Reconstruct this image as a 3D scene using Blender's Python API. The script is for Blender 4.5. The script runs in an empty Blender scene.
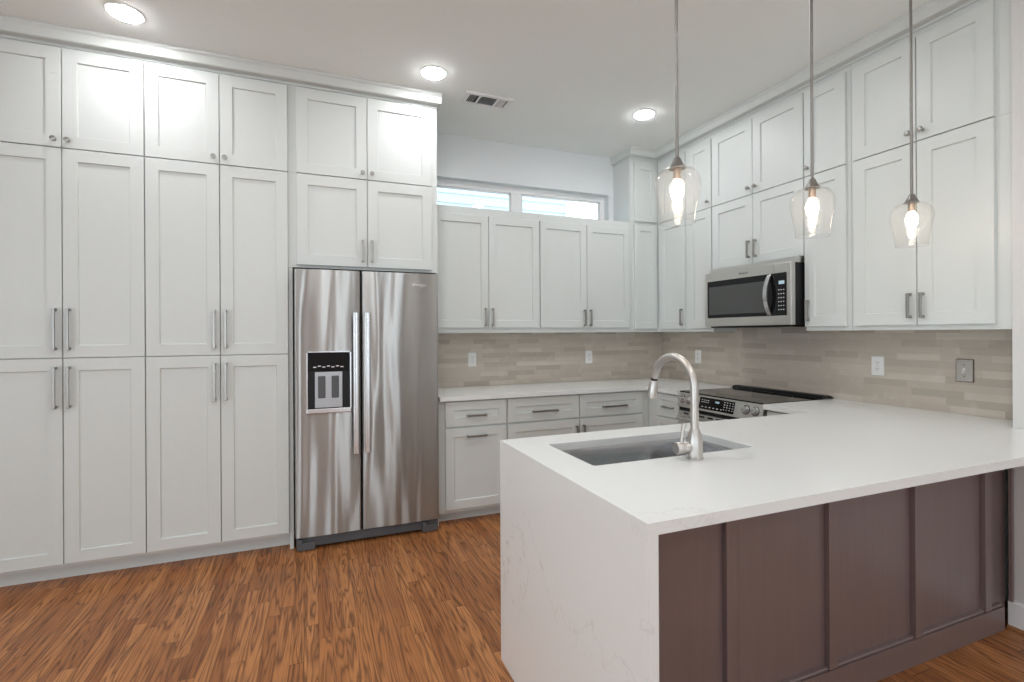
import bpy, bmesh, math, random
from mathutils import Vector, Matrix
S = bpy.context.scene
COL = S.collection
PI = math.pi

# ------------------------------------------------------------------ camera
F_PX, YAW, ROLL, CY, CAM_H = 496.1, 0.3789, -0.0055, 333.58, 1.358
fw = Vector((math.sin(YAW), math.cos(YAW), 0)); rt = Vector((math.cos(YAW), -math.sin(YAW), 0)); up = Vector((0, 0, 1))
r2 = rt * math.cos(ROLL) + up * math.sin(ROLL); u2 = -rt * math.sin(ROLL) + up * math.cos(ROLL)
cd = bpy.data.cameras.new('camera'); cam = bpy.data.objects.new('camera', cd); COL.objects.link(cam)
m = Matrix((r2, u2, -fw)).transposed().to_4x4(); m.translation = Vector((0, 0, CAM_H)); cam.matrix_world = m
cd.sensor_fit = 'HORIZONTAL'; cd.sensor_width = 36; cd.lens = F_PX / 1024 * 36
cd.shift_y = -(341 - CY) / 1024; cd.clip_start = 0.02
S.camera = cam

# ------------------------------------------------------------------ world, lights, exposure
vs = S.view_settings
S.display_settings.display_device = 'sRGB'
vs.view_transform = 'Standard'; vs.look = 'None'; vs.gamma = 1.0; vs.use_curve_mapping = False
vs.exposure = 0.04
w = bpy.data.worlds.new('sky'); S.world = w; w.use_nodes = True
bg = w.node_tree.nodes['Background']; bg.inputs[0].default_value = (0.80, 0.92, 1.0, 1); bg.inputs[1].default_value = 5.6
S.cycles.use_denoising = True
S.cycles.max_bounces = 10; S.cycles.diffuse_bounces = 6; S.cycles.glossy_bounces = 5; S.cycles.transparent_max_bounces = 16
S.cycles.caustics_reflective = False; S.cycles.caustics_refractive = False
S.cycles.sample_clamp_indirect = 6.0

# daylight: the sky itself, entering by the strip window, the rear windows and unseen windows added in the left wall
REAR_WINDOWS = [(-2.3, -1.3), (0.85, 1.5)]
ADDED_LEFT_WINDOWS = [(-2.3, -1.5), (0.0, 0.9)]
def portal(name, loc, rot, sx, sy):
    l = bpy.data.lights.new(name, 'AREA'); l.shape = 'RECTANGLE'; l.size = sx; l.size_y = sy; l.cycles.is_portal = True
    o = bpy.data.objects.new(name, l); o.location = loc; o.rotation_euler = rot; COL.objects.link(o)
for (p, q) in REAR_WINDOWS: portal('window_daylight', ((p + q) / 2, -4.5, 1.3), (PI / 2, 0, 0), q - p, 2.4)
for (p, q) in ADDED_LEFT_WINDOWS: portal('window_daylight', (-3.5, (p + q) / 2, 1.3), (PI / 2, 0, -PI / 2), q - p, 2.4)
# unseen fill lights added under the ceiling for brightness, without fixtures
def add_fill_lamp(x, y, power=6.5):
    l = bpy.data.lights.new('fill_lamp', 'AREA'); l.shape = 'DISK'; l.size = 0.145; l.energy = power; l.color = (0.97, 0.985, 1.0)
    o = bpy.data.objects.new('fill_lamp', l); o.location = (x, y, 3.024); COL.objects.link(o)
for p, q, e in ((-0.9, 1.75, 4.0), (0.15, 1.95, 9.0), (2.0, 2.1, 5.0), (-0.9, 0.2, 6.0), (0.72, 0.2, 8.0), (2.0, 0.2, 6.0), (-0.9, -2.4, 7.0), (0.72, -2.4, 7.0), (2.35, -2.4, 7.0)): add_fill_lamp(p, q, e)
portal('window_daylight', (1.655, 4.20, 2.515), (-PI / 2, 0, 0), 1.9, 0.3)

# ------------------------------------------------------------------ materials
def mat(name, color=(0.8, 0.8, 0.8), rough=0.5, metal=0.0, spec=0.5, emit=None, strength=0.0, **kw):
    mt = bpy.data.materials.new(name); mt.use_nodes = True
    b = mt.node_tree.nodes['Principled BSDF']
    b.inputs['Base Color'].default_value = (*color, 1); b.inputs['Roughness'].default_value = rough
    b.inputs['Metallic'].default_value = metal; b.inputs['Specular IOR Level'].default_value = spec
    if emit: b.inputs['Emission Color'].default_value = (*emit, 1); b.inputs['Emission Strength'].default_value = strength
    return mt
class NT:
    def __init__(s, mt): s.t = mt.node_tree; s.b = s.t.nodes.get('Principled BSDF')
    def n(s, typ, **kw):
        x = s.t.nodes.new(typ)
        for k, v in kw.items(): setattr(x, k, v)
        return x
    def l(s, a, b): s.t.links.new(a, b)
    def put(s, sock, v):
        if isinstance(v, (int, float)): sock.default_value = v
        elif isinstance(v, tuple): sock.default_value = v
        else: s.l(v, sock)
    def m(s, op, a, b=None, c=None):
        x = s.n('ShaderNodeMath', operation=op); s.put(x.inputs[0], a)
        if b is not None: s.put(x.inputs[1], b)
        if c is not None: s.put(x.inputs[2], c)
        return x.outputs[0]
    def xyz(s, a, b, c):
        x = s.n('ShaderNodeCombineXYZ'); s.put(x.inputs[0], a); s.put(x.inputs[1], b); s.put(x.inputs[2], c); return x.outputs[0]
    def obj(s):
        tc = s.n('ShaderNodeTexCoord'); sp = s.n('ShaderNodeSeparateXYZ'); s.l(tc.outputs['Object'], sp.inputs[0])
        return tc.outputs['Object'], sp.outputs[0], sp.outputs[1], sp.outputs[2]
    def white(s, v):
        x = s.n('ShaderNodeTexWhiteNoise', noise_dimensions='3D'); s.l(v, x.inputs[0]); return x.outputs[0]
    def noise(s, v, scale, detail=3, rough=0.55, dist=0.0):
        x = s.n('ShaderNodeTexNoise'); s.l(v, x.inputs['Vector']); x.inputs['Scale'].default_value = scale
        x.inputs['Detail'].default_value = detail; x.inputs['Roughness'].default_value = rough; x.inputs['Distortion'].default_value = dist
        return x.outputs[0]
    def ramp(s, f, stops):
        x = s.n('ShaderNodeValToRGB'); s.l(f, x.inputs[0]); e = x.color_ramp.elements
        while len(e) < len(stops): e.new(0.5)
        for i, (p, c) in enumerate(stops): e[i].position = p; e[i].color = (*c, 1)
        return x.outputs[0]
    def mix(s, f, a, b, mode='MIX'):
        x = s.n('ShaderNodeMix', data_type='RGBA', blend_type=mode); s.put(x.inputs[0], f)
        for sk, v in ((x.inputs[6], a), (x.inputs[7], b)):
            if isinstance(v, tuple): sk.default_value = (*v, 1)
            else: s.l(v, sk)
        return x.outputs[2]
    def bump(s, h, strength, dist):
        x = s.n('ShaderNodeBump'); s.l(h, x.inputs['Height']); x.inputs['Strength'].default_value = strength; x.inputs['Distance'].default_value = dist
        s.l(x.outputs[0], s.b.inputs['Normal']); return x

M = {}
def paint(name, color, rough, bump=0.0):
    mt = mat(name, color, rough); t = NT(mt); v, x, y, z = t.obj()
    n = t.noise(v, 60, 2)
    c = t.mix(n, tuple(k * 0.985 for k in color), tuple(min(1, k * 1.015) for k in color)); t.l(c, t.b.inputs['Base Color'])
    if bump: t.bump(n, bump, 0.002)
    return mt
M['cabinet'] = paint('cabinet_paint', (0.665, 0.692, 0.677), 0.42)
M['wall'] = paint('wall_paint', (0.76, 0.785, 0.80), 0.85, 0.05)
M['ceiling'] = paint('ceiling_paint', (0.87, 0.895, 0.88), 0.9, 0.05)
M['white_wall'] = paint('pier_paint', (0.68, 0.67, 0.66), 0.7, 0.04)
M['trim'] = paint('trim_paint', (0.83, 0.83, 0.83), 0.4)
M['plastic'] = mat('white_plastic', (0.82, 0.82, 0.81), 0.35)
M['slot'] = mat('slot_dark', (0.02, 0.02, 0.02), 0.6)
M['nickel'] = mat('satin_nickel', (0.38, 0.365, 0.345), 0.32, 1.0)
M['rod'] = mat('pendant_nickel', (0.27, 0.255, 0.24), 0.45, 1.0)
M['nickel_light'] = mat('brushed_nickel', (0.60, 0.575, 0.545), 0.33, 1.0)
M['black'] = mat('black_plastic', (0.008, 0.008, 0.009), 0.4, spec=0.3)
M['black_glass'] = mat('black_glass', (0.006, 0.006, 0.007), 0.06, spec=0.3)
M['mw_glass'] = mat('microwave_window', (0.062, 0.066, 0.064), 0.12)
M['grey_plastic'] = mat('grey_plastic', (0.10, 0.105, 0.115), 0.4)
M['silver'] = mat('silver_plastic', (0.45, 0.46, 0.48), 0.35, 0.6)
M['mark'] = mat('printed_marks', (0.75, 0.75, 0.76), 0.5)
M['pad'] = mat('grey_paddle', (0.09, 0.09, 0.095), 0.4)
M['lcd'] = mat('lit_display', (0.2, 0.3, 0.35), 0.3, emit=(0.62, 0.78, 0.85), strength=0.4)
M['lamp'] = mat('lit_lens', (0.9, 0.9, 0.9), 0.5, emit=(0.985, 0.99, 1.0), strength=105)
M['bulb'] = mat('lit_bulb', (0.9, 0.8, 0.6), 0.4, emit=(1.0, 0.86, 0.68), strength=24)
M['brass'] = mat('socket_metal', (0.45, 0.33, 0.25), 0.3, 1.0)
M['shadow_brown'] = mat('plate_shadow', (0.10, 0.07, 0.055), 0.5)  # brown of the imitated shadow behind the switch plate
M['siding'] = mat('siding_paint', (0.27, 0.31, 0.335), 0.6)
M['concrete'] = mat('pale_concrete', (0.80, 0.80, 0.78), 0.8)
M['shoe'] = mat('oak_shoe', (0.30, 0.13, 0.05), 0.4)

def steel(name, color, rough, wave=0.0, tangent=(1, 0, 0), aniso=0.75):
    mt = mat(name, color, rough, 1.0); t = NT(mt); v, x, y, z = t.obj()
    t.b.inputs['Anisotropic'].default_value = aniso
    tg = t.n('ShaderNodeCombineXYZ')
    for i in range(3): tg.inputs[i].default_value = tangent[i]
    t.l(tg.outputs[0], t.b.inputs['Tangent'])
    if wave:
        h = t.noise(t.xyz(t.m('MULTIPLY', x, 7.0), 0.0, t.m('MULTIPLY', z, 0.8)), 1.0, 1.0, 0.4, 0.3)
        t.bump(h, 1.0, wave)
    return mt
M['fridge'] = steel('fridge_steel', (0.43, 0.43, 0.42), 0.33, 0.02, (0, 0, 1), 0.97)
M['fridge_handle'] = mat('handle_steel', (0.66, 0.66, 0.67), 0.25, 1.0)
M['steel'] = steel('appliance_steel', (0.64, 0.63, 0.605), 0.36, 0.0, (0, 0, 1), 0.7)
M['sink'] = mat('sink_steel', (0.50, 0.505, 0.515), 0.15, 1.0)

def quartz():
    mt = mat('white_quartz', (0.80, 0.79, 0.775), 0.22); t = NT(mt); v, x, y, z = t.obj()
    nv = t.n('ShaderNodeTexNoise'); t.l(v, nv.inputs['Vector']); nv.inputs['Scale'].default_value = 1.5; nv.inputs['Detail'].default_value = 6; nv.inputs['Roughness'].default_value = 0.6; nv.inputs['Distortion'].default_value = 0.4
    d = t.m('ABSOLUTE', t.m('SUBTRACT', nv.outputs[0], 0.5))
    line = t.m('SUBTRACT', 1.0, t.m('MINIMUM', t.m('DIVIDE', d, 0.006), 1.0))
    gate = t.m('MULTIPLY', line, t.m('MAXIMUM', 0.0, t.m('MULTIPLY', t.m('SUBTRACT', t.noise(v, 1.1, 2), 0.47), 3.0)))
    sp = t.noise(v, 140, 2)
    base = t.mix(sp, (0.775, 0.785, 0.775), (0.815, 0.825, 0.815))
    c = t.mix(t.m('MINIMUM', gate, 0.7), base, (0.55, 0.54, 0.53)); t.l(c, t.b.inputs['Base Color'])
    return mt
M['quartz'] = quartz()

def floor_mat():
    mt = mat('oak_floor', (0.3, 0.12, 0.05), 0.32, spec=0.3); t = NT(mt); v, x, y, z = t.obj()
    W = 0.0572
    xs = t.m('DIVIDE', t.m('ADD', x, 10.0), W); col = t.m('FLOOR', xs); fx = t.m('FRACT', xs)
    h1 = t.white(t.xyz(col, 3.1, 0.5)); h2 = t.white(t.xyz(col, 7.7, 1.5))
    ln = t.m('ADD', 0.55, t.m('MULTIPLY', h1, 0.75))
    ys = t.m('DIVIDE', t.m('ADD', t.m('ADD', y, 12.0), t.m('MULTIPLY', h2, 2.0)), ln); row = t.m('FLOOR', ys); fy = t.m('FRACT', ys)
    rnd = t.white(t.xyz(col, row, 2.0)); rnd2 = t.white(t.xyz(col, row, 9.0))
    # cathedral grain: stretched, warped bands, shifted per plank
    gv = t.xyz(t.m('ADD', t.m('MULTIPLY', x, 20.0), t.m('MULTIPLY', rnd, 37.0)), t.m('ADD', t.m('MULTIPLY', y, 1.15), t.m('MULTIPLY', rnd2, 19.0)), 0.0)
    big = t.noise(gv, 1.0, 2, 0.5, 0.5)
    rings = t.m('FRACT', t.m('MULTIPLY', big, 8.0))
    rings = t.m('POWER', t.m('ABSOLUTE', t.m('SUBTRACT', t.m('MULTIPLY', rings, 2.0), 1.0)), 2.2)
    fine = t.noise(t.xyz(t.m('MULTIPLY', x, 260.0), t.m('ADD', t.m('MULTIPLY', y, 7.0), t.m('MULTIPLY', rnd, 50.0)), 0.0), 1.0, 3, 0.6)
    tone = t.ramp(rnd, [(0.0, (0.33, 0.122, 0.040)), (0.3, (0.44, 0.176, 0.060)), (0.7, (0.51, 0.215, 0.076)), (1.0, (0.545, 0.238, 0.088))])
    c = t.mix(t.m('MULTIPLY', rings, 0.85), tone, (0.125, 0.045, 0.018))
    c = t.mix(t.m('MULTIPLY', t.m('MAXIMUM', 0.0, t.m('SUBTRACT', fine, 0.5)), 2.0), c, (0.11, 0.038, 0.014))
    cloud = t.noise(v, 2.2, 3)
    c = t.mix(t.m('MULTIPLY', t.m('MAXIMUM', 0.0, t.m('SUBTRACT', cloud, 0.52)), 2.2), c, (0.21, 0.085, 0.036))
    ex = t.m('MINIMUM', fx, t.m('SUBTRACT', 1.0, fx)); ey = t.m('MULTIPLY', t.m('MINIMUM', fy, t.m('SUBTRACT', 1.0, fy)), 8.0)
    seam = t.m('LESS_THAN', t.m('MINIMUM', ex, ey), 0.014)
    c = t.mix(t.m('MULTIPLY', seam, 0.6), c, (0.04, 0.016, 0.008)); t.l(c, t.b.inputs['Base Color'])
    t.l(t.m('ADD', 0.28, t.m('MULTIPLY', fine, 0.16)), t.b.inputs['Roughness'])
    t.bump(t.m('ADD', t.m('MULTIPLY', fine, 0.5), t.m('MULTIPLY', seam, -1.0)), 0.25, 0.001)
    return mt
M['floor'] = floor_mat()

def splash_mat(axis):
    mt = mat('strip_tile_' + axis, (0.3, 0.27, 0.24), 0.35); t = NT(mt); v, x, y, z = t.obj()
    s = x if axis == 'x' else y
    H = 0.0396
    zs = t.m('DIVIDE', t.m('SUBTRACT', z, 0.914), H); row = t.m('FLOOR', zs); fz = t.m('FRACT', zs)
    h1 = t.white(t.xyz(row, 4.0, 1.0)); h2 = t.white(t.xyz(row, 8.0, 3.0))
    ln = t.m('ADD', 0.20, t.m('MULTIPLY', h1, 0.16))
    xs = t.m('DIVIDE', t.m('ADD', t.m('ADD', s, 5.0), t.m('MULTIPLY', h2, 0.9)), ln); colm = t.m('FLOOR', xs); fx = t.m('FRACT', xs)
    rnd = t.white(t.xyz(row, colm, 5.0))
    n = t.noise(t.xyz(t.m('MULTIPLY', s, 6.0), t.m('ADD', t.m('MULTIPLY', rnd, 30.0), 0.0), t.m('MULTIPLY', z, 40.0)), 1.0, 4, 0.6)
    tone = t.ramp(rnd, [(0.0, (0.43, 0.375, 0.315)), (0.15, (0.515, 0.45, 0.38)), (0.7, (0.58, 0.51, 0.435)), (1.0, (0.66, 0.595, 0.52))])
    c = t.mix(t.m('MULTIPLY', n, 0.75), tone, (0.47, 0.42, 0.365))
    cl = t.noise(v, 14, 3)
    c = t.mix(t.m('MULTIPLY', t.m('MAXIMUM', 0.0, t.m('SUBTRACT', cl, 0.55)), 2.0), c, (0.66, 0.615, 0.56))
    ez = t.m('MINIMUM', fz, t.m('SUBTRACT', 1.0, fz)); ex = t.m('MULTIPLY', t.m('MINIMUM', fx, t.m('SUBTRACT', 1.0, fx)), 6.5)
    seam = t.m('LESS_THAN', t.m('MINIMUM', ez, ex), 0.022)
    c = t.mix(t.m('MULTIPLY', seam, 0.6), c, (0.45, 0.405, 0.355)); t.l(c, t.b.inputs['Base Color'])
    t.l(t.m('ADD', 0.22, t.m('MULTIPLY', rnd, 0.3)), t.b.inputs['Roughness'])
    t.bump(t.m('SUBTRACT', t.m('MULTIPLY', n, 0.5), seam), 0.3, 0.002)
    return mt
M['splash_back'] = splash_mat('x'); M['splash_right'] = splash_mat('y')

def espresso():
    mt = mat('espresso_wood', (0.05, 0.024, 0.02), 0.33, spec=1.0); t = NT(mt); v, x, y, z = t.obj()
    g = t.noise(t.xyz(t.m('MULTIPLY', x, 60.0), t.m('MULTIPLY', y, 60.0), t.m('MULTIPLY', z, 2.5)), 1.0, 4)
    cl = t.noise(v, 3.0, 3)
    c = t.mix(g, (0.132, 0.096, 0.098), (0.20, 0.145, 0.138)); c = t.mix(t.m('MULTIPLY', cl, 0.5), c, (0.26, 0.185, 0.165))
    t.l(c, t.b.inputs['Base Color']); t.l(t.m('ADD', 0.28, t.m('MULTIPLY', cl, 0.2)), t.b.inputs['Roughness'])
    return mt
M['espresso'] = espresso()

def clear_glass(name, tint, ior, rough=0.0, ripple=0.0):
    mt = bpy.data.materials.new(name); mt.use_nodes = True; nt = mt.node_tree; nt.nodes.clear()
    out = nt.nodes.new('ShaderNodeOutputMaterial'); mx = nt.nodes.new('ShaderNodeMixShader')
    tr = nt.nodes.new('ShaderNodeBsdfTransparent'); gl = nt.nodes.new('ShaderNodeBsdfGlossy'); fr = nt.nodes.new('ShaderNodeFresnel')
    tr.inputs[0].default_value = (*tint, 1); gl.inputs['Roughness'].default_value = rough; fr.inputs[0].default_value = ior
    if ripple:
        tc = nt.nodes.new('ShaderNodeTexCoord'); no = nt.nodes.new('ShaderNodeTexNoise'); no.inputs['Scale'].default_value = 40; bp = nt.nodes.new('ShaderNodeBump')
        bp.inputs['Strength'].default_value = ripple; bp.inputs['Distance'].default_value = 0.004
        nt.links.new(tc.outputs['Object'], no.inputs['Vector']); nt.links.new(no.outputs[0], bp.inputs['Height'])
        nt.links.new(bp.outputs[0], gl.inputs['Normal']); nt.links.new(bp.outputs[0], fr.inputs['Normal'])
    for a, b in ((fr.outputs[0], mx.inputs[0]), (tr.outputs[0], mx.inputs[1]), (gl.outputs[0], mx.inputs[2]), (mx.outputs[0], out.inputs[0])): nt.links.new(a, b)
    return mt
M['pane'] = clear_glass('window_pane', (0.95, 0.98, 0.99), 1.45)
def shade_glass():
    mt = bpy.data.materials.new('shade_glass'); mt.use_nodes = True; nt = mt.node_tree; nt.nodes.clear(); N = nt.nodes.new; L = nt.links.new
    out = N('ShaderNodeOutputMaterial'); m1 = N('ShaderNodeMixShader'); m2 = N('ShaderNodeMixShader')
    tr = N('ShaderNodeBsdfTransparent'); gl = N('ShaderNodeBsdfGlossy'); tl = N('ShaderNodeBsdfTranslucent'); lw = N('ShaderNodeLayerWeight'); mp = N('ShaderNodeMath'); ma = N('ShaderNodeMath')
    tc = N('ShaderNodeTexCoord'); no = N('ShaderNodeTexNoise'); bp = N('ShaderNodeBump')
    tr.inputs[0].default_value = (.97, .965, .96, 1); gl.inputs['Roughness'].default_value = .08; tl.inputs[0].default_value = (.95, .93, .91, 1)
    no.inputs['Scale'].default_value = 38; bp.inputs['Strength'].default_value = .5; bp.inputs['Distance'].default_value = .004
    L(tc.outputs['Object'], no.inputs['Vector']); L(no.outputs[0], bp.inputs['Height']); L(bp.outputs[0], gl.inputs['Normal'])
    mp.operation = 'POWER'; mp.inputs[1].default_value = 3.0; L(lw.outputs['Facing'], mp.inputs[0])
    ma.operation = 'MULTIPLY_ADD'; ma.inputs[1].default_value = .65; ma.inputs[2].default_value = .03; L(mp.outputs[0], ma.inputs[0])
    m1.inputs[0].default_value = .035; L(tr.outputs[0], m1.inputs[1]); L(tl.outputs[0], m1.inputs[2])
    L(ma.outputs[0], m2.inputs[0]); L(m1.outputs[0], m2.inputs[1]); L(gl.outputs[0], m2.inputs[2]); L(m2.outputs[0], out.inputs[0])
    return mt
M['shade'] = shade_glass()

# ------------------------------------------------------------------ mesh helpers
def BM(): return bmesh.new()
def box(bm, x0, x1, y0, y1, z0, z1, bev=0.0):
    n0 = set(bm.verts)
    r = bmesh.ops.create_cube(bm, size=1.0)
    vs_ = r['verts']
    for v in vs_:
        v.co = Vector((x0 + (v.co.x + .5) * (x1 - x0), y0 + (v.co.y + .5) * (y1 - y0), z0 + (v.co.z + .5) * (z1 - z0)))
    if bev > 0:
        es = list({e for v in vs_ for e in v.link_edges})
        bmesh.ops.bevel(bm, geom=es, offset=bev, offset_type='OFFSET', segments=2, profile=0.5, affect='EDGES')
    return bm
def rings(bm, rs, cap0=True, cap1=True, closed=True):
    """loft a list of rings of points"""
    L = [[bm.verts.new(p) for p in r] for r in rs]
    n = len(L[0])
    for a, b in zip(L, L[1:]):
        for i in range(n if closed else n - 1):
            j = (i + 1) % n
            bm.faces.new((a[i], a[j], b[j], b[i]))
    if cap0: bm.faces.new(list(reversed(L[0])))
    if cap1: bm.faces.new(L[-1])
    return bm
def frame_of(axis):
    a = Vector(axis).normalized(); t = Vector((0, 0, 1)) if abs(a.z) < 0.9 else Vector((1, 0, 0))
    u = a.cross(t).normalized(); return a, u, a.cross(u).normalized()
def lathe(bm, prof, origin, axis=(0, 0, 1), seg=24, cap0=True, cap1=True):
    a, u, v = frame_of(axis); o = Vector(origin); rs = []
    for r, h in prof:
        r = max(r, 1e-5)
        rs.append([o + a * h + (u * math.cos(2 * PI * k / seg) + v * math.sin(2 * PI * k / seg)) * r for k in range(seg)])
    return rings(bm, rs, cap0, cap1)
def tube(bm, pts, r, seg=12):
    pts = [Vector(p) for p in pts]; rad = r if isinstance(r, (list, tuple)) else [r] * len(pts)
    d0 = (pts[1] - pts[0]).normalized(); _, u, v = frame_of(d0); rs = []
    for i, p in enumerate(pts):
        if i == 0: d = pts[1] - pts[0]
        elif i == len(pts) - 1: d = pts[-1] - pts[-2]
        else: d = (pts[i + 1] - pts[i]).normalized() + (pts[i] - pts[i - 1]).normalized()
        d.normalize(); u = (u - d * u.dot(d)).normalized(); v = d.cross(u)
        rs.append([p + (u * math.cos(2 * PI * k / seg) + v * math.sin(2 * PI * k / seg)) * rad[i] for k in range(seg)])
    return rings(bm, rs)
def prism(bm, poly, fn, t0, t1):
    """poly: list of (a,b); fn(a,b,t)->point"""
    return rings(bm, [[fn(a, b, t0) for a, b in poly], [fn(a, b, t1) for a, b in poly]])
def rrect(x0, x1, y0, y1, r, seg=5):
    pts = []
    for cx, cy_, a0 in ((x1 - r, y1 - r, 0), (x0 + r, y1 - r, PI / 2), (x0 + r, y0 + r, PI), (x1 - r, y0 + r, 1.5 * PI)):
        for k in range(seg + 1):
            a = a0 + k / seg * PI / 2; pts.append((cx + r * math.cos(a), cy_ + r * math.sin(a)))
    return pts
def link(name, bm, material, parent=None, smooth=False, label=None):
    bmesh.ops.recalc_face_normals(bm, faces=bm.faces)
    me = bpy.data.meshes.new(name); bm.to_mesh(me); bm.free()
    me.materials.append(M[material] if isinstance(material, str) else material)
    if smooth:
        for p in me.polygons: p.use_smooth = True
        me.set_sharp_from_angle(angle=math.radians(40))
    o = bpy.data.objects.new(name, me); COL.objects.link(o)
    if parent: o.parent = parent
    if label: o['label'] = label
    return o
def thing(name, label, cat, loc=(0, 0, 0), rz=0.0, group=None):
    o = bpy.data.objects.new(name, None); COL.objects.link(o); o.location = loc; o.rotation_euler = (0, 0, rz)
    o['label'] = label; o['category'] = cat
    if group: o['group'] = group
    o.empty_display_size = 0.1
    return o
def tag(o, label, cat, group=None):
    o['label'] = label; o['category'] = cat
    if group: o['group'] = group
    return o
def struct(name, bm, material, parent=None, smooth=False):
    o = link(name, bm, material, parent, smooth)
    if not parent: o['kind'] = 'structure'
    return o
def copy_tree(o, parent=None):
    c = o.copy(); COL.objects.link(c)
    if parent: c.parent = parent
    for ch in list(o.children): copy_tree(ch, c)
    return c

# ------------------------------------------------------------------ the room
CEIL = 3.03; YW = 4.05; XW = 3.225; PIER = 2.962; PIER_Y = 1.262
XL, YR = -3.45, -4.45
struct('floor', box(BM(), XL - .1, XW + .1, YR - .1, YW + .1, -0.08, 0), 'floor')
struct('ceiling', box(BM(), XL - .1, XW + .1, YR - .1, YW + .1, CEIL, CEIL + .1), 'ceiling')
# back wall with the high strip window
WX0, WX1, WZ0, WZ1 = 0.70, 2.61, 2.36, 2.67
b = BM(); Y0, Y1 = YW, YW + .14
box(b, XL, WX0, Y0, Y1, 0, CEIL); box(b, WX1, XW + .1, Y0, Y1, 0, CEIL)
box(b, WX0, WX1, Y0, Y1, 0, WZ0); box(b, WX0, WX1, Y0, Y1, WZ1, CEIL)
struct('wall_back', b, 'wall')
struct('wall_right', box(BM(), XW, XW + .1, PIER_Y - .001, YW, 0, CEIL), 'wall')
struct('wall_pier', box(BM(), PIER, XW + .1, YR, PIER_Y - .002, 0, CEIL), 'white_wall')
b = BM()
ed = XL
zs0, zs1 = 0.1, 2.5
ys = [YR] + [k for p in ADDED_LEFT_WINDOWS for k in p] + [YW]
for i in range(0, len(ys), 2): box(b, XL - .1, XL, ys[i], ys[i + 1], 0, CEIL)
for (a, c) in ADDED_LEFT_WINDOWS: box(b, XL - .1, XL, a, c, 0, zs0); box(b, XL - .1, XL, a, c, zs1, CEIL)
struct('wall_left', b, 'wall')
b = BM(); xs = [XL] + [k for p in REAR_WINDOWS for k in p] + [PIER]
for i in range(0, len(xs), 2): box(b, xs[i], xs[i + 1], YR - .1, YR, 0, CEIL)
for (a, c) in REAR_WINDOWS: box(b, a, c, YR - .1, YR, 0, zs0); box(b, a, c, YR - .1, YR, zs1, CEIL)
struct('wall_front', b, 'wall')
# pier baseboard with shoe moulding
b = BM(); prism(b, [(0, 0), (-.016, 0), (-.016, .118), (-.010, .128), (0, .128)], lambda a, c, t: Vector((PIER + a, t, c)), YR, PIER_Y + .012)
bb = struct('baseboard_right', b, 'trim')
b = BM(); prism(b, [(-.016, 0), (-.028, 0), (-.026, .01), (-.016, .014)], lambda a, c, t: Vector((PIER + a, t, c)), YR, PIER_Y + .012)
link('shoe_moulding', b, 'shoe', bb)

# window: frame, mullion, two panes
b = BM(); fy0, fy1 = 4.125, 4.165
box(b, WX0, WX1, fy0, fy1, 2.617, WZ1); box(b, WX0, WX1, fy0, fy1, WZ0, 2.40)
box(b, WX0, .78, fy0, fy1, 2.40, 2.617); box(b, 2.562, WX1, fy0, fy1, 2.40, 2.617); box(b, 1.638, 1.742, fy0 - .004, fy1, 2.40, 2.617, .003)
wn = struct('window_1', b, 'trim')
b = BM()
for a, c in ((.78, 1.638), (1.742, 2.562)):
    for p in ((a, a + .012, 2.40, 2.617), (c - .012, c, 2.40, 2.617), (a, c, 2.605, 2.617), (a, c, 2.40, 2.412)): box(b, p[0], p[1], 4.135, 4.155, p[2], p[3])
link('sash', b, 'trim', wn)
for a, c in ((.79, 1.63), (1.75, 2.555)): link('pane', box(BM(), a, c, 4.143, 4.147, 2.405, 2.612), 'pane', wn)
# neighbouring house outside the strip window
struct('ground_outside', box(BM(), -4, 5, YW + .16, 8, -.3, -.1), 'concrete')
hs = thing('neighbour_house', 'pale blue lap-sided house seen through the high strip window', 'house', (1.0, 6.6, 0))
b = BM(); z = -.1; prof = [(0.12, -.1)]
while z < 3.4: prof += [(-.012, z), (0.0, z + .128)]; z += .13
prof += [(0.12, z)]
prism(b, prof, lambda a, c, t: Vector((t, a, c)), -3.0, 2.55); link('siding', b, 'siding', hs)
for q in ((-.42, -.32, .05), (.03, .14, .05), (2.5, 2.62, .13)): link('corner_board', box(BM(), q[0], q[1], -.03, q[2], -.1, 3.45), 'trim', hs)
# tile backsplashes
b = box(BM(), .80, XW - .012, YW - .010, YW, .914, 1.395); struct('backsplash_back', b, 'splash_back')
b = box(BM(), XW - .010, XW, PIER_Y, YW - .0105, .914, 1.395); struct('backsplash_right', b, 'splash_right')

# ------------------------------------------------------------------ cabinet kit
T = 0.02; GAP = 0.0022
def shaker(x0, x1, z0, z1, st=0.066, g=GAP):
    b = BM(); x0 += g; x1 -= g; z0 += g; z1 -= g
    def R(i, y): return [Vector((x0 + i, y, z0 + i)), Vector((x1 - i, y, z0 + i)), Vector((x1 - i, y, z1 - i)), Vector((x0 + i, y, z1 - i))]
    rings(b, [R(0, T), R(0, .0018), R(.0018, 0), R(st, 0), R(st + .0035, .0095)])
    return b
def pull(x, z, L, vertical=True, y=0.0):
    b = BM(); h = .0068; p = .031
    if vertical:
        box(b, x - h, x + h, y - p, y - p + .009, z - L / 2, z + L / 2, .0015)
        for s in (-1, 1): zz = z + s * (L / 2 - h); box(b, x - h, x + h, y - p + .004, y, zz - h, zz + h, .001)
    else:
        box(b, x - L / 2, x + L / 2, y - p, y - p + .009, z - h, z + h, .0015)
        for s in (-1, 1): xx = x + s * (L / 2 - h); box(b, xx - h, xx + h, y - p + .004, y, z - h, z + h, .001)
    return b
def knob(x, z):
    b = BM(); lathe(b, [(.008, 0), (.0075, .003), (.0055, .006), (.0055, .015), (.0125, .018), (.0145, .022), (.0135, .026), (.007, .0285)], (x, 0, z), (0, -1, 0), 16); return b
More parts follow.
